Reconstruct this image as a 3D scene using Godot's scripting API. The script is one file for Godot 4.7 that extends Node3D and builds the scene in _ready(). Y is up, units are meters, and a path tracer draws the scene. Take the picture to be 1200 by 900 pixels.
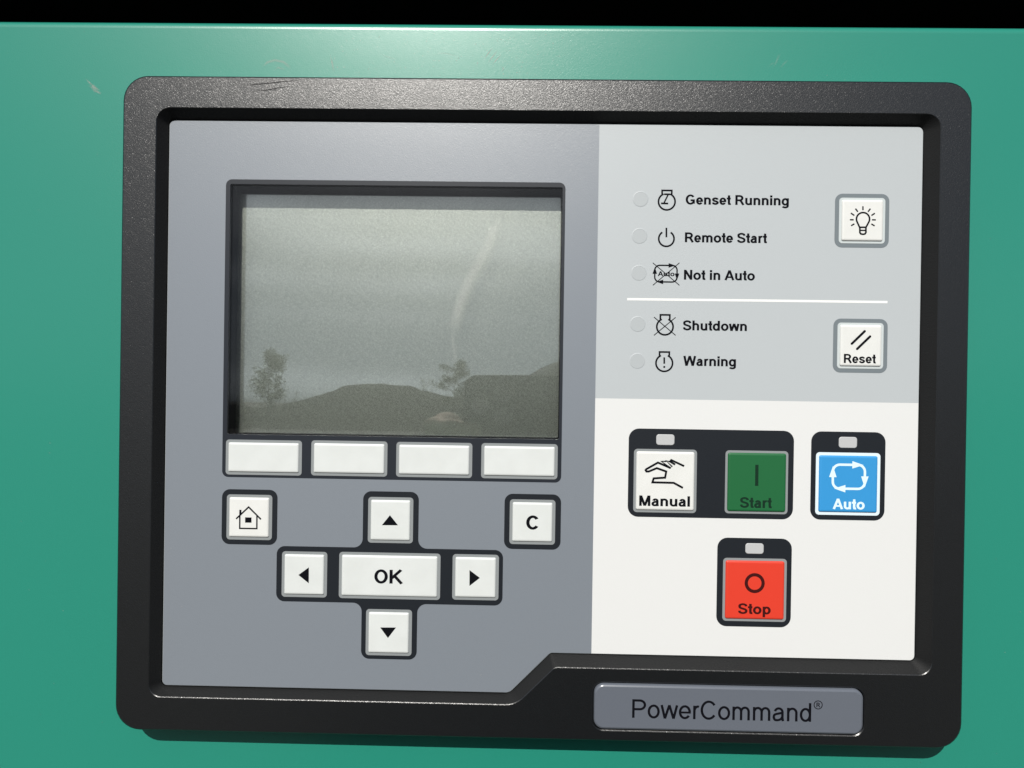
extends Node3D
# A generator control panel on a green enclosure door, photographed in the sun.
# Panel geometry is laid out in millimetres in the panel's own plane (x right, y up, z out of the panel) and hung at «rig».

const MM := 0.001
var rig := Transform3D(Basis.from_euler(Vector3(deg_to_rad(-1.9), 0, 0)), Vector3(0, 1.5, 0))
var eye := Transform3D(Basis(Vector3(0.999738, 0.014823, -0.017418), Vector3(-0.014883, 0.999884, -0.003279), Vector3(0.017368, 0.003537, 0.999843)), Vector3(0, 0, 0.265))
var M := {}
const THIN_BOLD := 1.25    # how much thinner the pen is across than down
const THIN_PLAIN := 1.12
var rng := RandomNumberGenerator.new()

# ------------------------------------------------------------------ set-up
func _ready() -> void:
	rng.seed = 7
	var cam := Camera3D.new()
	cam.name = "camera"
	cam.fov = 2.0 * rad_to_deg(atan(450.0 / 867.0))
	cam.near = 0.01
	cam.far = 9000.0
	cam.transform = rig * eye
	add_child(cam)

	var env := Environment.new()
	env.background_mode = Environment.BG_SKY
	var sm := ProceduralSkyMaterial.new()
	sm.sky_top_color = Color(0.28, 0.4, 0.56)
	sm.sky_horizon_color = Color(0.84, 0.88, 0.9)
	sm.sky_curve = 0.12
	sm.ground_bottom_color = Color(0.2, 0.19, 0.16)
	sm.ground_horizon_color = Color(0.5, 0.52, 0.5)
	sm.sky_energy_multiplier = 1.0
	sm.sun_angle_max = 45.0    # the bright haze round the sun
	sm.sun_curve = 0.7
	sm.sky_cover = cloud_cover()
	sm.sky_cover_modulate = Color(1, 1, 1, 1)
	env.sky = Sky.new()
	env.sky.sky_material = sm
	env.tonemap_mode = Environment.TONE_MAPPER_LINEAR
	env.tonemap_exposure = 0.89
	env.sdfgi_enabled = true
	env.ssao_enabled = true
	env.ssil_enabled = true
	env.background_energy_multiplier = 0.58
	var we := WorldEnvironment.new()
	we.name = "environment"
	we.environment = env
	add_child(we)

	var sun := DirectionalLight3D.new()
	sun.name = "sun"
	sun.light_energy = 1.6
	sun.light_color = Color(1.0, 0.985, 0.958)
	sun.light_angular_distance = 0.5
	sun.shadow_enabled = true
	var az := deg_to_rad(10.0)
	var el := deg_to_rad(39.0)
	var to_sun := rig.basis * Vector3(-sin(az) * cos(el), sin(el), cos(az) * cos(el))
	sun.transform = Transform3D(Basis.looking_at(-to_sun), Vector3(0, 30, 30))
	add_child(sun)

	materials()
	enclosure()
	control_panel()
	surroundings()
	photographer()

func cloud_cover() -> ImageTexture:
	# thin streaks of high cloud all round the sky
	var w := 512
	var h := 256
	var im := Image.create(w, h, false, Image.FORMAT_RGBA8)
	var n := FastNoiseLite.new()
	n.seed = 5
	n.frequency = 1.0
	n.fractal_octaves = 5
	for y in h:
		var up := PI * (0.5 - (y + 0.5) / h)
		for x in w:
			var a := TAU * x / w
			var d := Vector3(cos(a) * cos(up), sin(up) * 5.0, sin(a) * cos(up))
			var v: float = clamp(n.get_noise_3dv(d * Vector3(1.3, 3.6, 1.3)) * 1.5 + 0.2, 0.0, 1.0)
			im.set_pixel(x, y, Color(0.8, 0.82, 0.84, v * 0.8))
	return ImageTexture.create_from_image(im)

# ------------------------------------------------------------------ materials
func mat(key: String, c: Color, rough: float, spec := 0.5, metal := 0.0) -> StandardMaterial3D:
	var m := StandardMaterial3D.new()
	m.resource_name = key
	m.albedo_color = c.linear_to_srgb()
	m.roughness = rough
	m.metallic_specular = spec
	m.metallic = metal
	M[key] = m
	return m

func noise_tex(size: int, freq: float, octaves: int, seed_: int, normal := false, strength := 4.0, ramp: Gradient = null, cellular := false) -> NoiseTexture2D:
	var n := FastNoiseLite.new()
	n.seed = seed_
	n.frequency = freq
	n.fractal_octaves = octaves
	n.fractal_type = FastNoiseLite.FRACTAL_NONE if octaves <= 1 else FastNoiseLite.FRACTAL_FBM
	if cellular:
		n.noise_type = FastNoiseLite.TYPE_CELLULAR
	var t := NoiseTexture2D.new()
	t.width = size
	t.height = size
	t.seamless = true
	t.noise = n
	if normal:
		t.as_normal_map = true
		t.bump_strength = strength
	if ramp:
		t.color_ramp = ramp
	return t

# an even grain that tiles without a seam: white noise, blurred across the edges
func grain_texture(size: int, radius: int, as_normal: bool) -> ImageTexture:
	var a := PackedFloat32Array()
	a.resize(size * size)
	for i in a.size():
		a[i] = rng.randf()
	var b := a.duplicate()
	for turn in 4:
		for y in size:
			for x in size:
				var v := 0.0
				for k in range(-radius, radius + 1):
					v += a[y * size + posmod(x + k, size)] if turn % 2 == 0 else a[posmod(y + k, size) * size + x]
				b[y * size + x] = v / (2 * radius + 1)
		var t := a
		a = b
		b = t
	var spread := 0.0
	for v in a:
		spread += (v - 0.5) * (v - 0.5)
	spread = sqrt(spread / a.size())
	var im := Image.create(size, size, false, Image.FORMAT_RGB8)
	for i in a.size():
		var v: float = clampf(0.5 + (a[i] - 0.5) / spread * 0.16, 0.0, 1.0)
		if not as_normal:
			v = lerpf(0.78, 1.0, v)
		im.set_pixel(i % size, i / size, Color(v, v, v))
	if as_normal:
		im.bump_map_to_normal_map(6.0)
	return ImageTexture.create_from_image(im)

func ramp(a: Color, b: Color) -> Gradient:
	var g := Gradient.new()
	g.set_color(0, a)
	g.set_color(1, b)
	return g

func tri(m: StandardMaterial3D, scale_: float) -> void:
	m.uv1_triplanar = true
	m.uv1_scale = Vector3.ONE * scale_

func bump(m: StandardMaterial3D, t: Texture2D, amount: float, scale_: float) -> void:
	m.normal_enabled = true
	m.normal_texture = t
	m.normal_scale = amount
	tri(m, scale_)

func materials() -> void:
	var grain := grain_texture(512, 1, true)
	var speck := grain_texture(256, 1, false)
	var worn := noise_tex(512, 0.012, 4, 61, false, 1.0, ramp(Color(0.972, 0.972, 0.97), Color(1, 1, 1)))
	var bz := mat("black_plastic", Color(0.006, 0.0068, 0.008), 0.3, 0.82)
	bz.clearcoat_enabled = true
	bz.clearcoat = 0.2
	bz.clearcoat_roughness = 0.3
	bump(bz, grain, 0.17, 44.0)
	var mp := mat("matt_plastic", Color(0.008, 0.0085, 0.009), 0.62, 0.4)
	bump(mp, grain, 0.3, 38.0)
	var door := mat("green_paint", Color(0.019, 0.248, 0.18), 0.3, 0.6)
	door.clearcoat_enabled = true
	door.clearcoat = 0.7
	door.clearcoat_roughness = 0.19
	bump(door, grain, 0.07, 40.0)
	mat("dark_steel", Color(0.008, 0.008, 0.008), 0.7, 0.2)
	var g := mat("grey_film", Color(0.208, 0.234, 0.270), 0.34, 1.0)
	g.clearcoat_enabled = true
	g.clearcoat = 0.6
	g.clearcoat_roughness = 0.33
	bump(g, grain, 0.09, 40.0)
	var lg := mat("light_grey_film", Color(0.468, 0.503, 0.525), 0.42, 0.5)
	bump(lg, grain, 0.03, 28.0)
	var wf := mat("white_film", Color(0.71, 0.72, 0.72), 0.5, 0.45)
	bump(wf, grain, 0.03, 28.0)
	mat("white_ink", Color(0.85, 0.86, 0.85), 0.5, 0.4)
	var nv := mat("dark_film", Color(0.012, 0.015, 0.020), 0.5, 0.35)
	bump(nv, grain, 0.04, 28.0)
	mat("frame_film", Color(0.014, 0.018, 0.026), 0.45, 0.45)
	mat("mid_grey_film", Color(0.17, 0.2, 0.22), 0.5, 0.45)
	mat("black_ink", Color(0.006, 0.0065, 0.009), 0.6, 0.1)
	mat("white_key", Color(0.69, 0.72, 0.715), 0.42, 0.5)
	mat("warm_white_key", Color(0.755, 0.765, 0.75), 0.42, 0.5)
	for k in ["white_key", "warm_white_key"]:
		M[k].albedo_texture = worn
		M[k].uv1_triplanar = true
		M[k].uv1_scale = Vector3.ONE * 14.0
	mat("rim_grey", Color(0.26, 0.28, 0.29), 0.4, 0.5)
	mat("rim_pale", Color(0.55, 0.6, 0.61), 0.4, 0.5)
	mat("rim_blue_white", Color(0.72, 0.82, 0.88), 0.4, 0.5)
	mat("green_key", Color(0.012, 0.125, 0.04), 0.42, 0.5)
	mat("green_ink", Color(0.006, 0.028, 0.015), 0.5, 0.3)
	mat("blue_key", Color(0.035, 0.29, 0.64), 0.42, 0.5)
	mat("pale_ink", Color(0.7, 0.86, 0.92), 0.5, 0.4)
	mat("red_key", Color(0.7, 0.048, 0.024), 0.42, 0.5)
	mat("maroon_ink", Color(0.05, 0.006, 0.006), 0.5, 0.3)
	mat("lamp_lens", Color(0.5, 0.51, 0.52), 0.35, 0.5)
	mat("lamp_rim", Color(0.45, 0.484, 0.505), 0.5, 0.4)
	mat("status_lens", Color(0.435, 0.468, 0.487), 0.4, 0.5)
	mat("plate_grey", Color(0.125, 0.14, 0.17), 0.25, 0.5)
	mat("well", Color(0.012, 0.013, 0.016), 1.0, 0.05)
	var lcd := mat("liquid_crystal", Color(0.88, 0.93, 0.85), 0.335, 0.5, 0.97)
	bump(lcd, grain, 0.12, 48.0)
	lcd.albedo_texture = speck
	var pane := mat("window_pane", Color(1, 1, 1), 0.02, 0.5)
	pane.albedo_color = Color(0.02, 0.02, 0.02, 0.01)
	pane.transparency = BaseMaterial3D.TRANSPARENCY_ALPHA
	var white := Image.create(4, 4, false, Image.FORMAT_RGB8)
	white.fill(Color.WHITE)
	var half := mat("half_mirror", Color(0.86, 0.9, 0.86), 0.012, 0.5, 1.0)
	half.albedo_texture = ImageTexture.create_from_image(white)
	half.transparency = BaseMaterial3D.TRANSPARENCY_ALPHA
	half.albedo_color.a = 0.36
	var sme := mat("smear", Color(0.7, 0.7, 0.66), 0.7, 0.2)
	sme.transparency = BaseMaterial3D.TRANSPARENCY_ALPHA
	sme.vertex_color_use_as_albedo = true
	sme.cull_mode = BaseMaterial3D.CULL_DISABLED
	var du := mat("dust_and_glint", Color(0.55, 0.56, 0.52), 0.8, 0.2)  # real dust, and the glint and sparkle painted on the door
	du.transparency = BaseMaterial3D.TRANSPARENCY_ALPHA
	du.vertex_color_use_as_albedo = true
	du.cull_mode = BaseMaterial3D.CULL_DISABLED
	var sc := mat("scuff", Color(0.01, 0.01, 0.01), 0.6, 0.2)
	sc.transparency = BaseMaterial3D.TRANSPARENCY_ALPHA
	sc.vertex_color_use_as_albedo = true
	sc.cull_mode = BaseMaterial3D.CULL_DISABLED

# ------------------------------------------------------------------ mesh helpers
func st_new() -> SurfaceTool:
	var st := SurfaceTool.new()
	st.begin(Mesh.PRIMITIVE_TRIANGLES)
	return st

func t3(st: SurfaceTool, a: Vector3, b: Vector3, c: Vector3, out: Vector3) -> void:
	var n := (c - a).cross(b - a)
	if n.length_squared() < 1e-12:
		return
	var l := [a, b, c] if n.dot(out) >= 0.0 else [a, c, b]
	for v: Vector3 in l:
		st.set_uv(Vector2(v.x, -v.y) * 0.01)
		st.add_vertex(v * MM)

func fill(st: SurfaceTool, p: PackedVector2Array, z: float) -> void:
	st.set_smooth_group(0xFFFFFFFF)
	var ix := Geometry2D.triangulate_polygon(p)
	for i in range(0, ix.size(), 3):
		t3(st, v3(p[ix[i]], z), v3(p[ix[i + 1]], z), v3(p[ix[i + 2]], z), Vector3.BACK)

func v3(p: Vector2, z: float) -> Vector3:
	return Vector3(p.x, p.y, z)

# a wall between two loops of as many points; side +1 looks away from the loop's middle, -1 into it
func wall(st: SurfaceTool, a: PackedVector2Array, za: float, b: PackedVector2Array, zb: float, side: float, group: int) -> void:
	st.set_smooth_group(group)
	var area := 0.0
	for i in a.size():
		area += a[i].cross(a[(i + 1) % a.size()])
	for i in a.size():
		var j := (i + 1) % a.size()
		var e := a[j] - a[i]
		if e.length() < 1e-5:
			e = b[j] - b[i]
		var o := Vector2(e.y, -e.x).normalized() * signf(area) * side
		var out := Vector3(o.x, o.y, 0.35)
		t3(st, v3(a[i], za), v3(a[j], za), v3(b[j], zb), out)
		t3(st, v3(a[i], za), v3(b[j], zb), v3(b[i], zb), out)

# a polygon (counter-clockwise) with rounded corners; grow moves its edges out, the corners stay concentric
func rounded(verts: Array, radii: Array, seg := 6, grow := 0.0) -> PackedVector2Array:
	var n := verts.size()
	var moved: Array[Vector2] = []
	for i in n:
		var a: Vector2 = (verts[i] - verts[(i + n - 1) % n]).normalized()
		var b: Vector2 = (verts[(i + 1) % n] - verts[i]).normalized()
		var na := Vector2(a.y, -a.x)
		var nb := Vector2(b.y, -b.x)
		moved.append(verts[i] + (na + nb) / (1.0 + na.dot(nb)) * grow)
	var out := PackedVector2Array()
	for i in n:
		var p: Vector2 = moved[i]
		var a: Vector2 = (p - moved[(i + n - 1) % n]).normalized()
		var b: Vector2 = (moved[(i + 1) % n] - p).normalized()
		var turn := a.cross(b)
		var r: float = maxf(radii[i] + (grow if turn > 0 else -grow), 0.02)
		var ang := a.angle_to(b)
		var t := r * tan(absf(ang) / 2.0)
		var c := p - a * t + Vector2(-a.y, a.x) * r * signf(turn)
		var from := (p - a * t) - c
		for k in seg + 1:
			out.append(c + from.rotated(ang * k / seg))
	return out

func rr(r: Rect2, rad: float, grow := 0.0, seg := 6) -> PackedVector2Array:
	return rounded([r.position, Vector2(r.end.x, r.position.y), r.end, Vector2(r.position.x, r.end.y)], [rad, rad, rad, rad], seg, grow)

# rounded block: profile is a list of (inset, height)
func pad(st: SurfaceTool, r: Rect2, rad: float, profile: Array, one_group := false, seg := 6) -> void:
	for k in profile.size() - 1:
		wall(st, rr(r, rad, -profile[k].x, seg), profile[k].y, rr(r, rad, -profile[k + 1].x, seg), profile[k + 1].y, 1.0, 1 if one_group else k + 1)
	var last: Vector2 = profile[profile.size() - 1]
	fill(st, rr(r, rad, -last.x, seg), last.y)

func ring(st: SurfaceTool, outer: PackedVector2Array, inner: PackedVector2Array, z0: float, z1: float) -> void:
	wall(st, outer, z0, outer, z1, 1.0, 1)
	st.set_smooth_group(0xFFFFFFFF)
	wall_flat(st, outer, inner, z1)
	wall(st, inner, z1, inner, z0, -1.0, 2)

func wall_flat(st: SurfaceTool, a: PackedVector2Array, b: PackedVector2Array, z: float) -> void:
	for i in a.size():
		var j := (i + 1) % a.size()
		t3(st, v3(a[i], z), v3(a[j], z), v3(b[j], z), Vector3.BACK)
		t3(st, v3(a[i], z), v3(b[j], z), v3(b[i], z), Vector3.BACK)

# a drawn line of constant width, printed as a thin sheet
func stroke(st: SurfaceTool, pts: Array, w: float, z: float, closed := false, round_ends := false) -> void:
	st.set_smooth_group(0xFFFFFFFF)
	var n := pts.size()
	var l: Array[Vector2] = []
	var r: Array[Vector2] = []
	for i in n:
		var d0: Vector2 = (pts[i] - pts[(i + n - 1) % n]).normalized() if i > 0 or closed else Vector2.ZERO
		var d1: Vector2 = (pts[(i + 1) % n] - pts[i]).normalized() if i < n - 1 or closed else Vector2.ZERO
		if d0 == Vector2.ZERO:
			d0 = d1
		if d1 == Vector2.ZERO:
			d1 = d0
		var na := Vector2(-d0.y, d0.x)
		var nb := Vector2(-d1.y, d1.x)
		var m := (na + nb) / maxf(1.0 + na.dot(nb), 0.35) * w * 0.5
		l.append(pts[i] + m)
		r.append(pts[i] - m)
	for i in (n if closed else n - 1):
		var j := (i + 1) % n
		t3(st, v3(l[i], z), v3(l[j], z), v3(r[j], z), Vector3.BACK)
		t3(st, v3(l[i], z), v3(r[j], z), v3(r[i], z), Vector3.BACK)
	if round_ends:
		for e in [[pts[0], (pts[0] - pts[1]).normalized()], [pts[n - 1], (pts[n - 1] - pts[n - 2]).normalized()]]:
			var side := Vector2(-e[1].y, e[1].x) * w * 0.5
			for k in 6:
				t3(st, v3(e[0], z), v3(e[0] - side.rotated(PI * k / 6.0), z), v3(e[0] - side.rotated(PI * (k + 1) / 6.0), z), Vector3.BACK)

func arc(c: Vector2, r: float, a0: float, a1: float, seg := 28) -> Array:
	var out := []
	for k in seg + 1:
		out.append(c + Vector2.from_angle(deg_to_rad(lerpf(a0, a1, float(k) / seg))) * r)
	return out

func disc(st: SurfaceTool, c: Vector2, r: float, z: float, seg := 28) -> void:
	st.set_smooth_group(0xFFFFFFFF)
	for k in seg:
		t3(st, v3(c, z), v3(c + Vector2.from_angle(TAU * k / seg) * r, z), v3(c + Vector2.from_angle(TAU * (k + 1) / seg) * r, z), Vector3.BACK)

func part(called: String, st: SurfaceTool, m: Material, parent: Node, label := "") -> MeshInstance3D:
	st.generate_normals()
	var o := MeshInstance3D.new()
	o.name = called
	o.mesh = st.commit()
	o.material_override = m
	parent.add_child(o, true)
	if label:
		o.set_meta("label", label)
	return o

func thing(called: String, label: String, category: String, at := Transform3D(), group := "") -> Node3D:
	var o := Node3D.new()
	o.name = called
	o.transform = at
	tag(o, label, category, group)
	add_child(o, true)
	return o

func tag(o: Node, label: String, category: String, group := "") -> void:
	o.set_meta("label", label)
	o.set_meta("category", category)
	if group:
		o.set_meta("group", group)

# ------------------------------------------------------------------ lettering drawn with a pen of constant width (plain grotesque, 716 units to a capital)
func el(cx: float, cy: float, rx: float, ry: float, a0: float, a1: float, seg := 14) -> Array:
	var out := []
	for k in seg + 1:
		var a := deg_to_rad(lerpf(a0, a1, float(k) / seg))
		out.append(Vector2(cx + cos(a) * rx, cy + sin(a) * ry))
	return out

func curve(p: Array, seg := 5) -> Array:
	var out := []
	for i in p.size() - 1:
		for k in seg:
			out.append((p[i] as Vector2).cubic_interpolate(p[i + 1], p[maxi(i - 1, 0)], p[mini(i + 2, p.size() - 1)], float(k) / seg))
	out.append(p[p.size() - 1])
	return out

# the pen strokes of a letter: [advance, stroke, stroke, ...]; s is the pen's width
func glyph(ch: String, s: float, heavy: bool) -> Array:
	var h := s * 0.5
	var v := h / (THIN_BOLD if heavy else THIN_PLAIN)
	var X := 519.0
	var C := 716.0
	var b := 60.0 if heavy else 66.0
	var rb := 28.0 if heavy else 34.0
	var l := b + h
	var V := func(x: float, y: float) -> Vector2: return Vector2(x, y)
	match ch:
		" ":
			return [278.0]
		"o":
			var w := 611.0 if heavy else 556.0
			return [w, el(w / 2, X / 2, w / 2 - rb - h, X / 2 + 11 - v, 0, 360, 30)]
		"O":
			return [778.0, el(389, C / 2, 389 - 42 - h, C / 2 + 12 - v, 0, 360, 34)]
		"e":
			var w := 556.0
			var rx := w / 2 - rb - h
			var arc_ := el(w / 2, X / 2, rx, X / 2 + 11 - v, 3, 325, 28)
			return [w, arc_, [V.call(w / 2 - rx, X / 2 - 12), V.call(w / 2 + rx + h * 0.9, X / 2 - 12)]]
		"c", "C":
			return [722.0, el(372, C / 2, 372 - 44 - h, C / 2 + 12 - v, 36, 324, 30)]
		"G":
			var p := el(385, C / 2, 385 - 42 - h, C / 2 + 12 - v, 38, 322, 30)
			p.append(V.call(704 - h, 130))
			return [778.0, p, [V.call(704 - h, 60), V.call(704 - h, 372)], [V.call(390, 372 - v), V.call(704, 372 - v)]]
		"n", "h", "m", "r", "u":
			var w: float = {"n": 611.0 if heavy else 556.0, "h": 611.0 if heavy else 556.0, "m": 889.0 if heavy else 833.0, "r": 389.0 if heavy else 333.0, "u": 611.0 if heavy else 556.0}[ch]
			var r := w - b - h
			var ya := X * 0.63
			if ch == "u":
				var p := [V.call(l, X)]
				p.append_array(el((l + r) / 2, X - ya, (r - l) / 2, X - ya + 11 - v, 180, 360))
				return [w, p, [V.call(r, 0), V.call(r, X)]]
			var out := [w, [V.call(l, 0), V.call(l, C if ch == "h" else X)]]
			if ch == "r":
				out.append(el(l + (w - l) * 0.62, X * 0.58, (w - l) * 0.62, X * 0.42 + 11 - v, 180, 70))
				return out
			var ends := [l, r] if ch != "m" else [l, w / 2, r]
			for k in ends.size() - 1:
				var p := el((ends[k] + ends[k + 1]) / 2, ya, (ends[k + 1] - ends[k]) / 2, X + 11 - v - ya, 180, 0)
				p.append(V.call(ends[k + 1], 0))
				out.append(p)
			return out
		"d", "p", "g":
			var w := 611.0 if heavy else 556.0
			var r := w - b - h
			if ch == "p":
				return [w, [V.call(l, -200), V.call(l, X)], el(l + (w - rb - h - l) / 2, X / 2, (w - rb - h - l) / 2, X / 2 + 11 - v, 0, 360, 28)]
			var cx := (rb + h + r) / 2
			var bowl := el(cx, X / 2, r - cx, X / 2 + 11 - v, 0, 360, 28)
			if ch == "d":
				return [w, bowl, [V.call(r, 0), V.call(r, C)]]
			var hook := [V.call(r, X)]
			hook.append_array(el(cx, -40, r - cx, 170 - v, 0, -160))
			return [w, bowl, hook]
		"a":
			var w := 556.0
			var r := w - b - h - 12
			var p := el(w / 2 + 5 - 5, X * 0.66, r - w / 2, X * 0.34 + 11 - v, 168, 0)
			p.append(V.call(r, 120))
			p.append(V.call(r + 26, 0))
			return [w, p, curve([V.call(r, 316), V.call(w * 0.5, 290), V.call(rb + h + 40, 245), V.call(rb + h, 150), V.call(rb + h + 45, v + 8), V.call(w * 0.42, v - 10), V.call(r - 60, 80), V.call(r, 175)])]
		"s", "S":
			var k := 1.0 if ch == "s" else C / X
			var w := 556.0 if ch == "s" and heavy else 500.0 if ch == "s" else 667.0
			var lft := rb + h
			var rgt := w - rb - h
			var top := X * k + 11 - v
			var bot := v - 11.0
			var my := X * k * 0.5
			var u := (top - bot) * 0.25
			return [w, curve([V.call(rgt - 8, top - u * 0.95), V.call(rgt - 50, top - u * 0.32), V.call(w / 2, top), V.call(lft + 45, top - u * 0.35), V.call(lft + 14, top - u), V.call(lft + 60, my + u * 0.38), V.call(w / 2, my), V.call(rgt - 52, my - u * 0.42), V.call(rgt, bot + u * 0.95), V.call(rgt - 50, bot + u * 0.3), V.call(w / 2, bot), V.call(lft + 42, bot + u * 0.35), V.call(lft, bot + u * 1.05)], 4)]
		"t":
			var x := 92.0 + h if heavy else 88.0 + h
			return [333.0, [V.call(x, 690 if heavy else 680), V.call(x, 150), V.call(x + 18, v + 4), V.call(x + 75, v - 8), V.call(310, v)], [V.call(14, X - v * 0.9), V.call(304, X - v * 0.9)]]
		"i":
			return [278.0, [V.call(139, 0), V.call(139, X)], [V.call(139, C - s * 0.92), V.call(139, C)]]
		"l":
			return [278.0, [V.call(139, 0), V.call(139, C)]]
		"w", "W":
			var w: float = 944.0 if ch == "W" else 778.0 if heavy else 722.0
			var t := C if ch == "W" else X
			var q := h * 1.05
			return [w, [V.call(q, t), V.call(w * 0.26, 0)], [V.call(w * 0.26, 0), V.call(w * 0.5, t)], [V.call(w * 0.5, t), V.call(w * 0.74, 0)], [V.call(w * 0.74, 0), V.call(w - q, t)]]
		"A":
			return [722.0, [V.call(h, 0), V.call(361, C - 6)], [V.call(361, C - 6), V.call(722 - h, 0)], [V.call(150, 218), V.call(572, 218)]]
		"K":
			return [722.0, [V.call(l, 0), V.call(l, C)], [V.call(650, C), V.call(l + 20, 268)], [V.call(300, 420), V.call(690, 0)]]
		"M":
			return [833.0, [V.call(l, 0), V.call(l, C)], [V.call(l + 20, C - 10), V.call(416, 20)], [V.call(416, 20), V.call(833 - l - 20, C - 10)], [V.call(833 - l, 0), V.call(833 - l, C)]]
		"N":
			return [722.0, [V.call(l, 0), V.call(l, C)], [V.call(l + 5, C - 30), V.call(722 - l - 5, 30)], [V.call(722 - l, 0), V.call(722 - l, C)]]
		"R", "P":
			var my := 340.0 if ch == "R" else 335.0
			var rx := (C - v - my) / 2
			var e := (640.0 if ch == "R" else 625.0) - h - rx
			var p := [V.call(l, C - v), V.call(e - 40, C - v)]
			p.append_array(el(e - 40, my + rx, rx + 40, rx, 90, -90))
			p.append(V.call(l, my))
			var out := [722.0 if ch == "R" else 667.0, [V.call(l, 0), V.call(l, C)], p]
			if ch == "R":
				out.append(curve([V.call(330, my), V.call(440, my - 40), V.call(520, my - 150), V.call(640, 0)], 4))
			return out
	return [300.0]

# the box holds the left end of the ink, the baseline, the width of the ink and the height of a capital
func lettering(text: String, box: Rect2, z: float, m: Material, parent: Node, heavy := true, called := "lettering") -> MeshInstance3D:
	var s := 166.0 if heavy else 100.0
	var st := st_new()
	var x := 0.0
	var lines := []
	var lo := 1e9
	var hi := -1e9
	for ch in text:
		var g := glyph(ch, s, heavy)
		for k in range(1, g.size()):
			var pts := []
			for p: Vector2 in g[k]:
				pts.append(p + Vector2(x, 0))
				var pen := s * 0.5 if ch != "w" and ch != "W" and ch != "A" else s * 0.5
				lo = minf(lo, p.x + x - pen)
				hi = maxf(hi, p.x + x + pen)
			lines.append([pts, k, 0.85 if (ch == "e" or ch == "A") and k == g.size() - 1 else 1.0])
		x += g[0] - (20.0 if heavy else 14.0)
	var sy := box.size.y / 716.0
	var sx := box.size.x / (hi - lo)
	for l in lines:
		var pts: Array = l[0]
		var closed: bool = (pts[0] as Vector2).distance_to(pts[pts.size() - 1]) < 1.0
		if closed:
			pts = pts.slice(0, pts.size() - 1)
		ribbon(st, pts, s * l[2], z + 0.004 * l[1], closed, Vector2(box.position.x - lo * sx, box.position.y), Vector2(sx, sy), THIN_BOLD if heavy else THIN_PLAIN)
	return part(called, st, m, parent)

# a stroke in letter units, then scaled to the panel
func ribbon(st: SurfaceTool, pts: Array, w: float, z: float, closed: bool, at: Vector2, k: Vector2, thin: float) -> void:
	var tmp := st_new()
	var tall := []
	for p: Vector2 in pts:
		tall.append(Vector2(p.x, p.y * thin))
	stroke(tmp, tall, w, 0.0, closed)
	var a := tmp.commit_to_arrays()
	var v: PackedVector3Array = a[Mesh.ARRAY_VERTEX]
	st.set_smooth_group(0xFFFFFFFF)
	for p in v:
		st.add_vertex(Vector3(at.x + p.x / MM * k.x, at.y + p.y / MM * k.y / thin, z) * MM)

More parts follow.
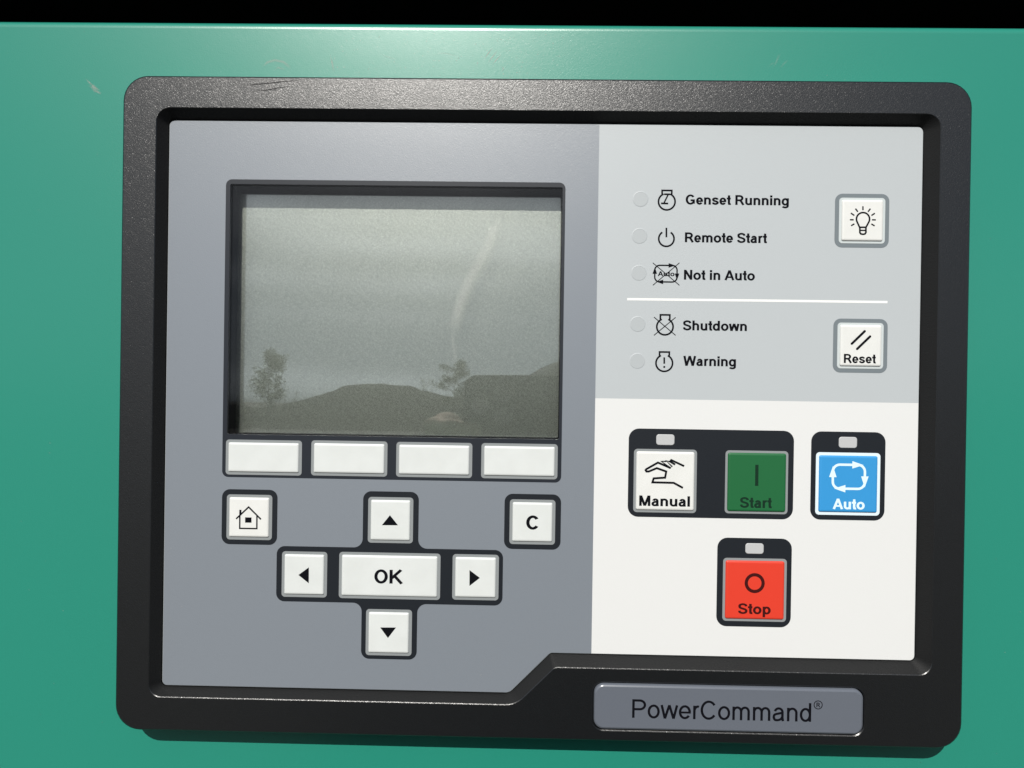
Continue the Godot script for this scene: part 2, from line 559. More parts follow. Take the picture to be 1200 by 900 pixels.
# ------------------------------------------------------------------ the door
func enclosure() -> void:
	var e := thing("generator_enclosure", "green painted sheet steel generator enclosure that the black control panel is mounted on", "generator", rig)
	var zf := -8.0
	var top := 132.3
	var rad := 3.0
	var st := st_new()
	# front skin round the cut-out that the panel sits in
	var x0 := -700.0
	var x1 := 700.0
	var y0 := -900.0
	st.set_smooth_group(0xFFFFFFFF)
	for q in [[x0, -138.0, y0, top - rad], [148.0, x1, y0, top - rad], [-138.0, 148.0, y0, -119.0], [-138.0, 148.0, 100.0, top - rad]]:
		t3(st, Vector3(q[0], q[2], zf), Vector3(q[1], q[2], zf), Vector3(q[1], q[3], zf), Vector3.BACK)
		t3(st, Vector3(q[0], q[2], zf), Vector3(q[1], q[3], zf), Vector3(q[0], q[3], zf), Vector3.BACK)
	# rolled top edge
	var prev := Vector2(top - rad, zf)
	for k in range(1, 13):
		var a := deg_to_rad(90.0 * k / 12.0)
		var q := Vector2(top - rad + sin(a) * rad, zf - rad + cos(a) * rad)
		var nrm := Vector3(0, sin(a), cos(a))
		st.set_smooth_group(1)
		t3(st, Vector3(x0, prev.x, prev.y), Vector3(x1, prev.x, prev.y), Vector3(x1, q.x, q.y), nrm)
		t3(st, Vector3(x0, prev.x, prev.y), Vector3(x1, q.x, q.y), Vector3(x0, q.x, q.y), nrm)
		prev = q
	st.set_smooth_group(2)
	t3(st, Vector3(x0, top, prev.y), Vector3(x1, top, prev.y), Vector3(x1, top, -36), Vector3.UP)
	t3(st, Vector3(x0, top, prev.y), Vector3(x1, top, -36), Vector3(x0, top, -36), Vector3.UP)
	part("door_panel", st, M.green_paint, e)
	# rubbed and dusty marks in the paint; pale strokes at upper left paint a glint
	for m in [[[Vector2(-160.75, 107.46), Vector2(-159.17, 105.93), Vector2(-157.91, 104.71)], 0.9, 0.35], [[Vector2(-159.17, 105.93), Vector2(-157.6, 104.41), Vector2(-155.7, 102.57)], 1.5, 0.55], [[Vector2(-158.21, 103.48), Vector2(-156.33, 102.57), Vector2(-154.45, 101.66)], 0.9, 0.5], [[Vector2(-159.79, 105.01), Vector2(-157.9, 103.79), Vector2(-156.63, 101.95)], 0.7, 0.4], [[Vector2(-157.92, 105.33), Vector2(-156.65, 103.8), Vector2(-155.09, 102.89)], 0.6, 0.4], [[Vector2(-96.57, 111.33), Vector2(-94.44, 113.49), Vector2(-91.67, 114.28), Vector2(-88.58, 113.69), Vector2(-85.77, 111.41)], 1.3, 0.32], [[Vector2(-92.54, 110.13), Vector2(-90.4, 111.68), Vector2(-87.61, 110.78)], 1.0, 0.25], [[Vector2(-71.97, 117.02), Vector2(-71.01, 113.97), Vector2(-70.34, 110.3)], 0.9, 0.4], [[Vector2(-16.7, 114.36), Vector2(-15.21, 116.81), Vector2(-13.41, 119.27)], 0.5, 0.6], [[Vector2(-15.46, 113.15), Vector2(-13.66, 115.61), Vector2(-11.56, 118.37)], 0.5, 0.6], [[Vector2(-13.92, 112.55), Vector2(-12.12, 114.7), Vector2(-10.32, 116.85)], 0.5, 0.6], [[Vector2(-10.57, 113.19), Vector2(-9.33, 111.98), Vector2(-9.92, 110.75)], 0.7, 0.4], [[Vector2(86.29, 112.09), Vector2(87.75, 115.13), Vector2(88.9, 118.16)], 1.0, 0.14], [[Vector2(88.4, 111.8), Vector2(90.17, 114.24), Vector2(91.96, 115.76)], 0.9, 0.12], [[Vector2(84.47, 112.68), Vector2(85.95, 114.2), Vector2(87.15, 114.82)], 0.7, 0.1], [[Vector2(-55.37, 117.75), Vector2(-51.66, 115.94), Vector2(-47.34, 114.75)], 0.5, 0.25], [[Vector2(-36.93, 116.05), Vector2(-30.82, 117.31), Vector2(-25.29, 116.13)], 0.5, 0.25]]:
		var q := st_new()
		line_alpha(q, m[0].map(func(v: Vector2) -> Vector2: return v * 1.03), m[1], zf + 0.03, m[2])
		part("mark_and_glint", q, M.dust_and_glint, e)
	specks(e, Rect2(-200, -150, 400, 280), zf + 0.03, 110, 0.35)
	specks(e, Rect2(-75, 108, 90, 20), zf + 0.035, 220, 0.5)  # dust crowded here also paints the sparkle of the sun sheen
	# dark opening above the door; unseen roof lip added to keep the sun out
	st = st_new()
	box(st, Vector3(x0, -900, -330), Vector3(x1, 420, -320))
	part("back_wall", st, M.dark_steel, e)
	st = st_new()
	box(st, Vector3(x0, 178, -320), Vector3(x1, 190, -20))
	part("ceiling", st, M.dark_steel, e)
	st = st_new()
	box(st, Vector3(x0, 178, -20), Vector3(x1, 420, -8))
	part("added_roof_lip", st, M.green_paint, e)
	st = st_new()
	box(st, Vector3(x0 - 12, -900, -320), Vector3(x0, 420, -8))
	part("side_panel", st, M.green_paint, e)
	st = st_new()
	box(st, Vector3(x1, -900, -320), Vector3(x1 + 12, 420, -8))
	part("side_panel", st, M.green_paint, e)
	st = st_new()
	box(st, Vector3(x0 - 12, -1500, -330), Vector3(x1 + 12, -900, -8))
	part("base_panel", st, M.green_paint, e)

# a sprinkling of dust too fine to count; also drawn as painted sparkle
func specks(parent: Node, area: Rect2, z: float, count: int, strength: float) -> void:
	var st := st_new()
	for i in count:
		var c := Vector2(rng.randf_range(area.position.x, area.end.x), rng.randf_range(area.position.y, area.end.y))
		var r: float = 0.1 + 0.16 * rng.randf() * rng.randf()
		for k in 6:
			for v in [c, c + Vector2.from_angle(TAU * (k + 1) / 6.0) * r, c + Vector2.from_angle(TAU * k / 6.0) * r]:
				st.set_color(Color(1, 1, 1, strength * rng.randf_range(0.4, 1.0)))
				st.add_vertex(v3(v, z) * MM)
	part("dust_and_glint", st, M.dust_and_glint, parent).set_meta("kind", "stuff")

func box(st: SurfaceTool, a: Vector3, b: Vector3) -> void:
	st.set_smooth_group(0xFFFFFFFF)
	var c := (a + b) * 0.5
	var h := (b - a) * 0.5
	for ax in 3:
		for s in [-1.0, 1.0]:
			var n := Vector3.ZERO
			n[ax] = s
			var u := Vector3.ZERO
			u[(ax + 1) % 3] = 1
			var v := Vector3.ZERO
			v[(ax + 2) % 3] = 1
			var p: Array = []
			for q in [[-1, -1], [1, -1], [1, 1], [-1, 1]]:
				p.append(c + (n + u * q[0] + v * q[1]) * h)
			t3(st, p[0], p[1], p[2], n)
			t3(st, p[0], p[2], p[3], n)

# ------------------------------------------------------------------ the control panel
func control_panel() -> void:
	var cp := thing("control_panel", "control panel with dark display, white keys and a black bezel on the green door", "control panel", rig)
	bezel(cp)
	overlay(cp)
	display(cp)
	keys(cp)
	status(cp)
	mode_keys(cp)

func bezel(cp: Node3D) -> void:
	var st := st_new()
	var ov := [Vector2(-144.5, -126.4), Vector2(154.7, -126.4), Vector2(154.7, 106.9), Vector2(-144.5, 106.9)]
	var orad := [9.0, 9.0, 9.0, 9.0]
	var iv := [Vector2(-132.3, -114.2), Vector2(-1.64, -114.56), Vector2(12, -100.07), Vector2(143.8, -100.6), Vector2(143.8, 95.4), Vector2(-132.3, 95.4)]
	iv[1].y = -114.2
	iv[2].y = -100.6
	var irad := [4.2, 9.0, 3.0, 4.5, 5.0, 5.0]
	var lv := [Vector2(-130.0, -112.2), Vector2(-3.88, -111.91), Vector2(10.59, -97.5), Vector2(140.3, -97.5), Vector2(140.3, 92.8), Vector2(-130.0, 92.8)]
	lv[1].y = -112.2
	lv[2].y = -97.5
	var lrad := [2.0, 5.0, 2.0, 2.0, 2.5, 2.5]
	var outer := rounded(ov, orad, 8)
	var outer_top := rounded(ov, orad, 8, -0.7)
	wall(st, outer, -8.0, outer, 3.2, 1.0, 1)
	wall(st, outer, 3.2, rounded(ov, orad, 8, -0.2), 3.75, 1.0, 1)
	wall(st, rounded(ov, orad, 8, -0.2), 3.75, outer_top, 4.0, 1.0, 1)
	var inner_top := rounded(iv, irad, 8, 0.25)
	var inner := rounded(iv, irad, 8)
	var low := rounded(lv, lrad, 8)
	wall(st, inner_top, 4.0, inner, 3.8, -1.0, 2)
	# floor behind the overlay
	fill(st, rounded(lv, lrad, 8, 0.5), -14.0)
	# face, in two halves, with the pocket of the name plate left open
	var plate := name_plate_rect()
	var pocket := rr(plate, 3.4, 0.85)
	var pit := rr(plate, 3.4, 0.5)
	var cut := plate.get_center().x
	for s in [[-300.0, cut], [cut, 300.0]]:
		var half := PackedVector2Array([Vector2(s[0], -300), Vector2(s[1], -300), Vector2(s[1], 300), Vector2(s[0], 300)])
		for p in Geometry2D.intersect_polygons(outer_top, half):
			for q in Geometry2D.clip_polygons(p, inner_top):
				for w in Geometry2D.clip_polygons(q, pocket):
					fill(st, w, 4.0)
	wall(st, pocket, 4.0, pit, 3.72, -1.0, 5)
	wall(st, pit, 3.72, pit, 2.6, -1.0, 6)
	fill(st, pit, 2.6)
	var b := part("bezel", st, M.black_plastic, cp)
	st = st_new()
	wall(st, inner, 3.8, low, -0.3, -1.0, 3)
	wall(st, low, -0.3, low, -1.8, -1.0, 4)
	part("recess_edge", st, M.matt_plastic, b)
	# scuffs on the top bar
	for s in [[Vector2(-105.45, 104.66), Vector2(-98.35, 105.49), Vector2(-89.1, 106.48), Vector2(-82.32, 107.14)], [Vector2(-103.25, 102.38), Vector2(-94.61, 103.52), Vector2(-85.99, 104.97)], [Vector2(-103.22, 99.93), Vector2(-99.52, 100.72)], [Vector2(-99.5, 99.04), Vector2(-95.8, 99.68)], [Vector2(-92.77, 104), Vector2(-84.46, 105.75)], [Vector2(-42.65, 87.28), Vector2(-38.99, 88.53)]]:
		var lift := 0.03
		var q := st_new()
		line_alpha(q, s.map(func(v: Vector2) -> Vector2: return v * 0.985), 0.5, 4.0 + lift, 0.85)
		part("scuff", q, M.scuff, b)
	# name plate
	st = st_new()
	pad(st, plate, 3.4, [Vector2(0, 2.6), Vector2(0, 4.15), Vector2(0.25, 4.5), Vector2(0.8, 4.72)], true, 8)
	var np := part("name_plate", st, M.plate_grey, cp)
	lettering("PowerCommand", Rect2(39.4, -117.56, 62.49, 6.54), 4.72, M.black_ink, np, false)
	var c := Vector2(104.25, -111.58)
	st = st_new()
	stroke(st, arc(c, 1.42, 0, 360, 24), 0.3, 4.74)
	part("registered_ring", st, M.black_ink, np)
	lettering("R", Rect2(c.x - 0.6, c.y - 0.8, 1.3, 1.6), 4.72, M.black_ink, np)

func name_plate_rect() -> Rect2:
	return Rect2(26.06, -121.89, 94.01, 15.83)

func line_alpha(st: SurfaceTool, pts: Array, w: float, z: float, strength: float) -> void:
	# a mark that fades to its sides and ends
	var n := pts.size()
	for i in n - 1:
		var a: Vector2 = pts[i]
		var b: Vector2 = pts[i + 1]
		var da: Vector2 = (pts[i + 1] - pts[maxi(i - 1, 0)]).normalized()
		var db: Vector2 = (pts[mini(i + 2, n - 1)] - pts[i]).normalized()
		var na := Vector2(-da.y, da.x) * w * 0.5
		var nb := Vector2(-db.y, db.x) * w * 0.5
		var fa := 0.0 if i == 0 else strength
		var fb := 0.0 if i == n - 2 else strength
		for s in [-1.0, 1.0]:
			var quad := [[a, fa], [a + na * s, 0.0], [b + nb * s, 0.0], [b, fb]]
			for k in ([[0, 1, 2], [0, 2, 3]] if s < 0.0 else [[0, 2, 1], [0, 3, 2]]):
				for v in k:
					st.set_color(Color(1, 1, 1, quad[v][1]))
					st.set_normal(Vector3.BACK)
					st.add_vertex(v3(quad[v][0], z) * MM)

func window_rect() -> Rect2:
	return Rect2(-107.14, -20.57, 119.64, 90.21)

func overlay(cp: Node3D) -> void:
	var verts := [Vector2(-129.6, -111.8), Vector2(-3.88, -111.76), Vector2(10.6, -97.66), Vector2(139.95, -97.2), Vector2(139.95, 92.4), Vector2(-129.6, 92.4)]
	verts[1].y = -111.8
	verts[2].y = -97.2
	var rad := [1.8, 3.5, 2.0, 1.8, 2.0, 2.0]
	var full := rounded(verts, rad, 6, -0.25)
	var split := 25.25
	var st := st_new()
	var mid := window_rect().get_center().x
	for s in [[-300.0, mid], [mid, split]]:
		var half := PackedVector2Array([Vector2(s[0], -300), Vector2(s[1], -300), Vector2(s[1], 300), Vector2(s[0], 300)])
		for p in Geometry2D.intersect_polygons(full, half):
			for q in Geometry2D.clip_polygons(p, rr(window_rect(), 0.6)):
				fill(st, q, 0.0)
	var o := part("overlay_film", st, M.grey_film, cp)
	var fork: float = Vector2(83.63, -5.58).y
	for k in 2:
		var half := PackedVector2Array([Vector2(split, fork), Vector2(300, fork), Vector2(300, 300), Vector2(split, 300)]) if k == 0 else PackedVector2Array([Vector2(split, -300), Vector2(300, -300), Vector2(300, fork), Vector2(split, fork)])
		st = st_new()
		for p in Geometry2D.intersect_polygons(full, half):
			fill(st, p, 0.0)
		part("status_field" if k == 0 else "mode_field", st, M.light_grey_film if k == 0 else M.white_film, o, "light grey field with the status lamps" if k == 0 else "white field with the coloured mode keys")
	# the film's own thickness all round, its edge catching the light
	st = st_new()
	wall(st, full, 0.0, rounded(verts, rad, 6), -0.25, 1.0, 1)
	wall(st, rounded(verts, rad, 6), -0.25, rounded(verts, rad, 6), -1.8, 1.0, 2)
	part("film_edge", st, M.light_grey_film, o)
	st = st_new()
	stroke(st, [Vector2(36.09, 29.96), Vector2(82.46, 30.08), Vector2(128.25, 30.12)], 0.85, 0.03)
	part("dividing_line", st, M.white_ink, o)
	specks(o, Rect2(-128, 63, 150, 28), 0.03, 40, 0.35)
	specks(o, Rect2(-128, -110, 135, 50), 0.03, 30, 0.3)

func display(cp: Node3D) -> void:
	var w := window_rect()
	var st := st_new()
	var outer := Rect2(-108.72, -35.98, 122.21, 107.29)
	# dark frame printed round the window and the soft keys, in four butted pieces of one sheet
	var frame := rr(outer, 2.2)
	for s in [[-300.0, w.get_center().x], [w.get_center().x, 300.0]]:
		var half := PackedVector2Array([Vector2(s[0], -300), Vector2(s[1], -300), Vector2(s[1], 300), Vector2(s[0], 300)])
		for p in Geometry2D.intersect_polygons(frame, half):
			for q in Geometry2D.clip_polygons(p, rr(w, 0.6)):
				fill(st, q, 0.06)
	wall(st, frame, 0.0, frame, 0.06, 1.0, 1)
	wall(st, rr(w, 0.6), 0.06, rr(w, 0.6), -1.0, -1.0, 2)
	part("display_frame", st, M.frame_film, cp)
	# well and liquid crystal
	st = st_new()
	var deep := Rect2(w.position, w.size - Vector2(0.0, 1.7))
	wall(st, rr(w, 0.6), -1.0, rr(deep, 0.6), -8.1, -1.0, 1)
	part("display_well", st, M.well, cp)
	st = st_new()
	fill(st, rr(deep.grow(0.5), 0.6), -8.0)
	part("display_screen", st, M.liquid_crystal, cp)
	st = st_new()
	fill(st, rr(deep.grow(-0.05), 0.6), -7.0)
	fill(st, rr(deep.grow(-0.02), 0.6), -7.6)
	part("screen_glass", st, M.window_pane, cp)
	st = st_new()
	fill(st, rr(deep.grow(0.02), 0.6), -7.8)
	part("reflecting_film", st, M.half_mirror, cp)
	# clear window
	st = st_new()
	var pane := rr(w, 0.6, 0.4)
	fill(st, pane, -0.12)
	fill(st, pane, -1.3)
	var p := part("display_window", st, M.window_pane, cp)
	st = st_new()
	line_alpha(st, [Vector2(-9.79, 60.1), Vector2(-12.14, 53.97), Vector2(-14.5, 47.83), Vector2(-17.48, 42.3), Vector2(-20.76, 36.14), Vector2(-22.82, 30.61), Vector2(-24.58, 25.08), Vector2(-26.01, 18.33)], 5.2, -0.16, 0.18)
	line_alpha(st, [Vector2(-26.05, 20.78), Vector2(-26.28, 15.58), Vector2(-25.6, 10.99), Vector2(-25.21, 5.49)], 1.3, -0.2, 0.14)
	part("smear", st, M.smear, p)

# ------------------------------------------------------------------ keys
func key(called: String, cp: Node, r: Rect2, cap: Material, rim: Material, band := 1.0, rad := 1.2, label := "") -> MeshInstance3D:
	var st := st_new()
	var c := r.grow(-band)
	pad(st, c, maxf(rad - band * 0.6, 0.5), [Vector2(0, 0.1), Vector2(0.02, 0.3), Vector2(0.22, 0.55), Vector2(0.5, 0.66), Vector2(0.85, 0.68)], true)
	var k := part(called, st, cap, cp, label)
	st = st_new()
	ring(st, rr(r, rad), rr(c, maxf(rad - band * 0.6, 0.5), -0.02), 0.06, 0.16)
	part("rim", st, rim, k)
	return k

func surround(cp: Node, rects: Array, rad: float, label: String) -> void:
	var st := st_new()
	for r: Rect2 in rects:
		pad(st, r, rad, [Vector2(0, 0), Vector2(0, 0.08)], false, 8)
	part("key_surround", st, M.dark_film, cp, label)

func keys(cp: Node3D) -> void:
	var st: SurfaceTool
	# four blank soft keys under the display
	for r in [Rect2(-107.41, -35.06, 27.54, 12.61), Rect2(-76.47, -34.9, 27.49, 12.65), Rect2(-45.78, -34.87, 27.32, 12.56), Rect2(-15.21, -34.84, 27.33, 12.6)]:
		var k := key("soft_key", cp, r, M.white_key, M.rim_grey, 1.0, 1.2)
	# round-cornered dark patches behind the keys
	surround(cp, [Rect2(-108.61, -60.21, 20.13, 19.83)], 2.9, "dark patch behind the home key")
	surround(cp, [Rect2(-6.63, -60.02, 20.23, 19.76)], 2.9, "dark patch behind the C key")
	st = st_new()
	var h := Rect2(-88.5, -80.45, 81.61, 19.9)
	var v := Rect2(-57.5, -100.54, 20.06, 60.31)
	var cross := [Vector2(h.position.x, h.position.y), Vector2(v.position.x, h.position.y), v.position, Vector2(v.end.x, v.position.y), Vector2(v.end.x, h.position.y), Vector2(h.end.x, h.position.y), h.end, Vector2(v.end.x, h.end.y), v.end, Vector2(v.position.x, v.end.y), Vector2(v.position.x, h.end.y), Vector2(h.position.x, h.end.y)]
	var cr := rounded(cross, [2.9, 3.2, 2.9, 2.9, 3.2, 2.9, 2.9, 3.2, 2.9, 2.9, 3.2, 2.9], 8)
	wall(st, cr, 0.0, cr, 0.08, 1.0, 1)
	fill(st, cr, 0.08)
	part("key_surround", st, M.dark_film, cp, "cross-shaped dark patch behind the arrow keys")
	var z := 0.71
	# home
	var k := key("home_key", cp, Rect2(-106.81, -58.49, 16.48, 16.26), M.warm_white_key, M.rim_grey)
	st = st_new()
	stroke(st, [Vector2(-103.15, -50.93), Vector2(-98.68, -46.6), Vector2(-94.16, -50.95)], 0.55, z)
	stroke(st, [Vector2(-101.83, -49.8), Vector2(-101.8, -54.33), Vector2(-95.6, -54.31), Vector2(-95.63, -49.81)], 0.52, z + 0.004)
	stroke(st, [Vector2(-101.64, -47.64), Vector2(-101.65, -49.61)], 0.78, z + 0.008)
	stroke(st, [Vector2(-99.89, -51.27), Vector2(-97.57, -51.26)], 1.9, z + 0.012)
	part("house_symbol", st, M.black_ink, k)
	# arrows
	for a in [["up_key", Rect2(-55.63, -58.71, 16.24, 16.45), [Vector2(-47.65, -48.61), Vector2(-50.52, -52.25), Vector2(-44.71, -52.18)]], ["down_key", Rect2(-55.85, -99.2, 16.56, 16.59), [Vector2(-47.76, -92.72), Vector2(-50.59, -88.97), Vector2(-44.89, -88.88)]], ["left_key", Rect2(-86.53, -78.79, 16.38, 16.4), [Vector2(-80.34, -70.71), Vector2(-76.61, -67.87), Vector2(-76.56, -73.62)]], ["right_key", Rect2(-24.96, -78.61, 16.61, 16.36), [Vector2(-15.06, -70.48), Vector2(-18.81, -67.74), Vector2(-18.75, -73.44)]]]:
		k = key(a[0], cp, a[1], M.white_key, M.rim_grey)
		st = st_new()
		t3(st, v3(a[2][0], z), v3(a[2][1], z), v3(a[2][2], z), Vector3.BACK)
		part("arrow_symbol", st, M.black_ink, k)
	k = key("ok_key", cp, Rect2(-65.82, -78.86, 36.5, 16.64), M.white_key, M.rim_grey)
	lettering("OK", Rect2(-52.97, -73.15, 10.46, 4.95), 0.69, M.black_ink, k)
	k = key("clear_key", cp, Rect2(-4.73, -58.25, 16.32, 16.03), M.white_key, M.rim_grey)
	lettering("C", Rect2(1.21, -52.8, 4.43, 4.95), 0.69, M.black_ink, k)

# an engine outline: a round body with a square neck
func engine(st: SurfaceTool, c: Vector2, r: float, half: float, top: float, w: float, z: float) -> void:
	var a := rad_to_deg(acos(half / r)) + 6.0
	var pts := arc(c, r, 180.0 - a, 360.0 + a, 40)
	var sh := Vector2(c.x + half, c.y + r * sin(deg_to_rad(a)) + 0.35)
	pts.append(sh)
	pts.append(Vector2(c.x + half, top))
	pts.append(Vector2(c.x - half, top))
	pts.append(Vector2(c.x - half, sh.y))
	stroke(st, pts, w, z, true)

func loop_arrow(st: SurfaceTool, r: Rect2, rad: float, w: float, head: float, z: float) -> void:
	stroke(st, Array(rr(r, rad, 0.0, 6)), w, z, true)
	var c := r.get_center()
	var heads := [[Vector2(r.end.x - rad - 0.2, r.end.y), Vector2.RIGHT], [Vector2(r.end.x, r.position.y + rad + 0.2), Vector2.DOWN], [Vector2(r.position.x + rad + 0.2, r.position.y), Vector2.LEFT], [Vector2(r.position.x, r.end.y - rad - 0.2), Vector2.UP]]
	for h in heads:
		var d: Vector2 = h[1]
		if d.y != 0:
			d = -d    # y is up here
		if h[1] == Vector2.DOWN:
			d = Vector2(0, -1)
		if h[1] == Vector2.UP:
			d = Vector2(0, 1)
		var s := Vector2(-d.y, d.x)
		var p: Vector2 = h[0]
		t3(st, v3(p + d * head * 0.95, z + 0.004), v3(p - d * head * 0.85 + s * head * 0.6, z + 0.004), v3(p - d * head * 0.85 - s * head * 0.6, z + 0.004), Vector3.BACK)

func status(cp: Node3D) -> void:
	var st: SurfaceTool
	# five unlit round lamps under the film
	for c in [Vector2(40.28, 65.73), Vector2(40.12, 52.58), Vector2(40.11, 39.4), Vector2(39.97, 21.15), Vector2(40.02, 7.96)]:
		st = st_new()
		disc(st, c, 2.55, 0.05)
		var l := part("status_lamp", st, M.status_lens, cp)
		st = st_new()
		var o := PackedVector2Array(arc(c, 2.85, 0, 360, 32))
		var i := PackedVector2Array(arc(c, 2.5, 0, 360, 32))
		wall(st, o, 0.0, i, 0.09, 1.0, 1)
		wall(st, i, 0.09, i, 0.05, -1.0, 2)
		part("rim", st, M.lamp_rim, l)
	for t in [["Genset Running", Rect2(56.33, 64, 36.58, 3.52)], ["Remote Start", Rect2(56.27, 50.53, 29.49, 3.52)], ["Not in Auto", Rect2(56.14, 37.19, 25.18, 3.52)], ["Shutdown", Rect2(56.06, 19.15, 22.71, 3.52)], ["Warning", Rect2(56.35, 6.5, 18.75, 3.52)]]:
		lettering(t[0], t[1], 0.02, M.black_ink, cp, true, "caption")
	var z := 0.035
	var w := 0.62
	st = st_new()
	engine(st, Vector2(49.64, 64.92), 2.95, 1.72, Vector2(49.58, 68.9).y, w, z)
	stroke(st, [Vector2(48.63, 67.55), Vector2(50.82, 67.54)], 0.6, z + 0.004)
	stroke(st, [Vector2(50.15, 67.57), Vector2(48.59, 64.3)], 0.5, z + 0.008)
	stroke(st, [Vector2(47.59, 64.29), Vector2(50.14, 64.25)], 0.6, z + 0.012)
	part("running_symbol", st, M.black_ink, cp)
	st = st_new()
	stroke(st, arc(Vector2(49.7, 51.69), 2.72, 123, 417, 36), w, z)
	stroke(st, [Vector2(49.64, 55.61), Vector2(49.69, 52.23)], w, z + 0.004)
	part("power_symbol", st, M.black_ink, cp)
	st = st_new()
	loop_arrow(st, Rect2(45.76, 36.29, 7.92, 5.9), 1.7, 0.5, 1.35, z)
	stroke(st, [Vector2(45, 43.05), Vector2(54.59, 35.16)], 0.28, z + 0.008)
	stroke(st, [Vector2(54.47, 43.16), Vector2(45.13, 35.04)], 0.28, z + 0.012)
	var na := part("not_automatic_symbol", st, M.black_ink, cp)
	lettering("Auto", Rect2(46.84, 38.36, 5.95, 1.71), 0.02, M.black_ink, na)
	st = st_new()
	engine(st, Vector2(49.67, 20.31), 2.9, 1.68, Vector2(49.6, 24.54).y, w, z)
	stroke(st, [Vector2(45.7, 23.72), Vector2(53.51, 17.28)], 0.3, z + 0.004)
	stroke(st, [Vector2(53.41, 23.71), Vector2(45.8, 17.18)], 0.3, z + 0.008)
	part("shutdown_symbol", st, M.black_ink, cp)
	st = st_new()
	engine(st, Vector2(49.63, 7.33), 2.95, 1.74, Vector2(49.56, 11.29).y, w, z)
	stroke(st, [Vector2(49.59, 9.37), Vector2(49.63, 7.12)], 0.6, z + 0.004)
	disc(st, Vector2(49.65, 5.96), 0.38, z + 0.004, 14)
	part("warning_symbol", st, M.black_ink, cp)
	# lamp test
	var r := Rect2(109.2, 49.33, 19.11, 19.07)
	st = st_new()
	ring(st, rr(r, 2.6), rr(r, 2.6, -1.5), 0.0, 0.07)
	part("key_surround", st, M.mid_grey_film, cp, "grey outline round the lamp key")
	var k := key("lamp_test_key", cp, r.grow(-1.45), M.warm_white_key, M.rim_pale, 0.8, 1.2)
	z = 0.71
	st = st_new()
	var c := Vector2(118.85, 59.32)
	var bulb := arc(c, 2.3, -28, 208, 30)
	bulb.append(Vector2(117.69, 56.4))
	bulb.append(Vector2(119.95, 56.43))
	stroke(st, bulb, 0.6, z, true)
	stroke(st, [Vector2(117.78, 56.64), Vector2(117.82, 54.53), Vector2(118.18, 54.05), Vector2(118.91, 53.93), Vector2(119.6, 54.06), Vector2(119.95, 54.55), Vector2(119.91, 56.67)], 0.6, z + 0.004)
	stroke(st, [Vector2(117.8, 55.31), Vector2(119.91, 55.31)], 0.5, z + 0.008)
	for s in [[Vector2(118.74, 63.86), Vector2(118.77, 62.44)], [Vector2(116.11, 62.99), Vector2(117, 61.87)], [Vector2(121.4, 63.04), Vector2(120.55, 61.91)], [Vector2(114.55, 61.39), Vector2(115.79, 60.53)], [Vector2(122.99, 61.43), Vector2(121.77, 60.59)], [Vector2(114.25, 59.03), Vector2(115.58, 59.01)], [Vector2(122.01, 59.08), Vector2(123.36, 59.07)], [Vector2(114.71, 56.91), Vector2(115.84, 57.59)], [Vector2(121.79, 57.63), Vector2(122.97, 56.95)]]:
		stroke(st, s, 0.5, z)
	part("bulb_symbol", st, M.black_ink, k)
	# reset
	r = Rect2(109.32, 4.91, 19.13, 19.15)
	st = st_new()
	ring(st, rr(r, 2.6), rr(r, 2.6, -1.5), 0.0, 0.07)
	part("key_surround", st, M.mid_grey_film, cp, "grey outline round the reset key")
	k = key("reset_key", cp, r.grow(-1.45), M.warm_white_key, M.rim_pale, 0.8, 1.2)
	st = st_new()
	stroke(st, [Vector2(115.63, 15.14), Vector2(120.1, 19.62)], 0.85, z, false, true)
	stroke(st, [Vector2(117.53, 13.31), Vector2(122.02, 17.8)], 0.85, z, false, true)
	part("slash_symbol", st, M.black_ink, k)
	lettering("Reset", Rect2(112.92, 8.27, 11.61, 3.24), 0.69, M.black_ink, k)

func mode_lamp(cp: Node, r: Rect2) -> void:
	var st := st_new()
	pad(st, r, 1.0, [Vector2(0, 0.08), Vector2(0, 0.14), Vector2(0.2, 0.2)], true)
	part("mode_lamp", st, M.lamp_lens, cp)

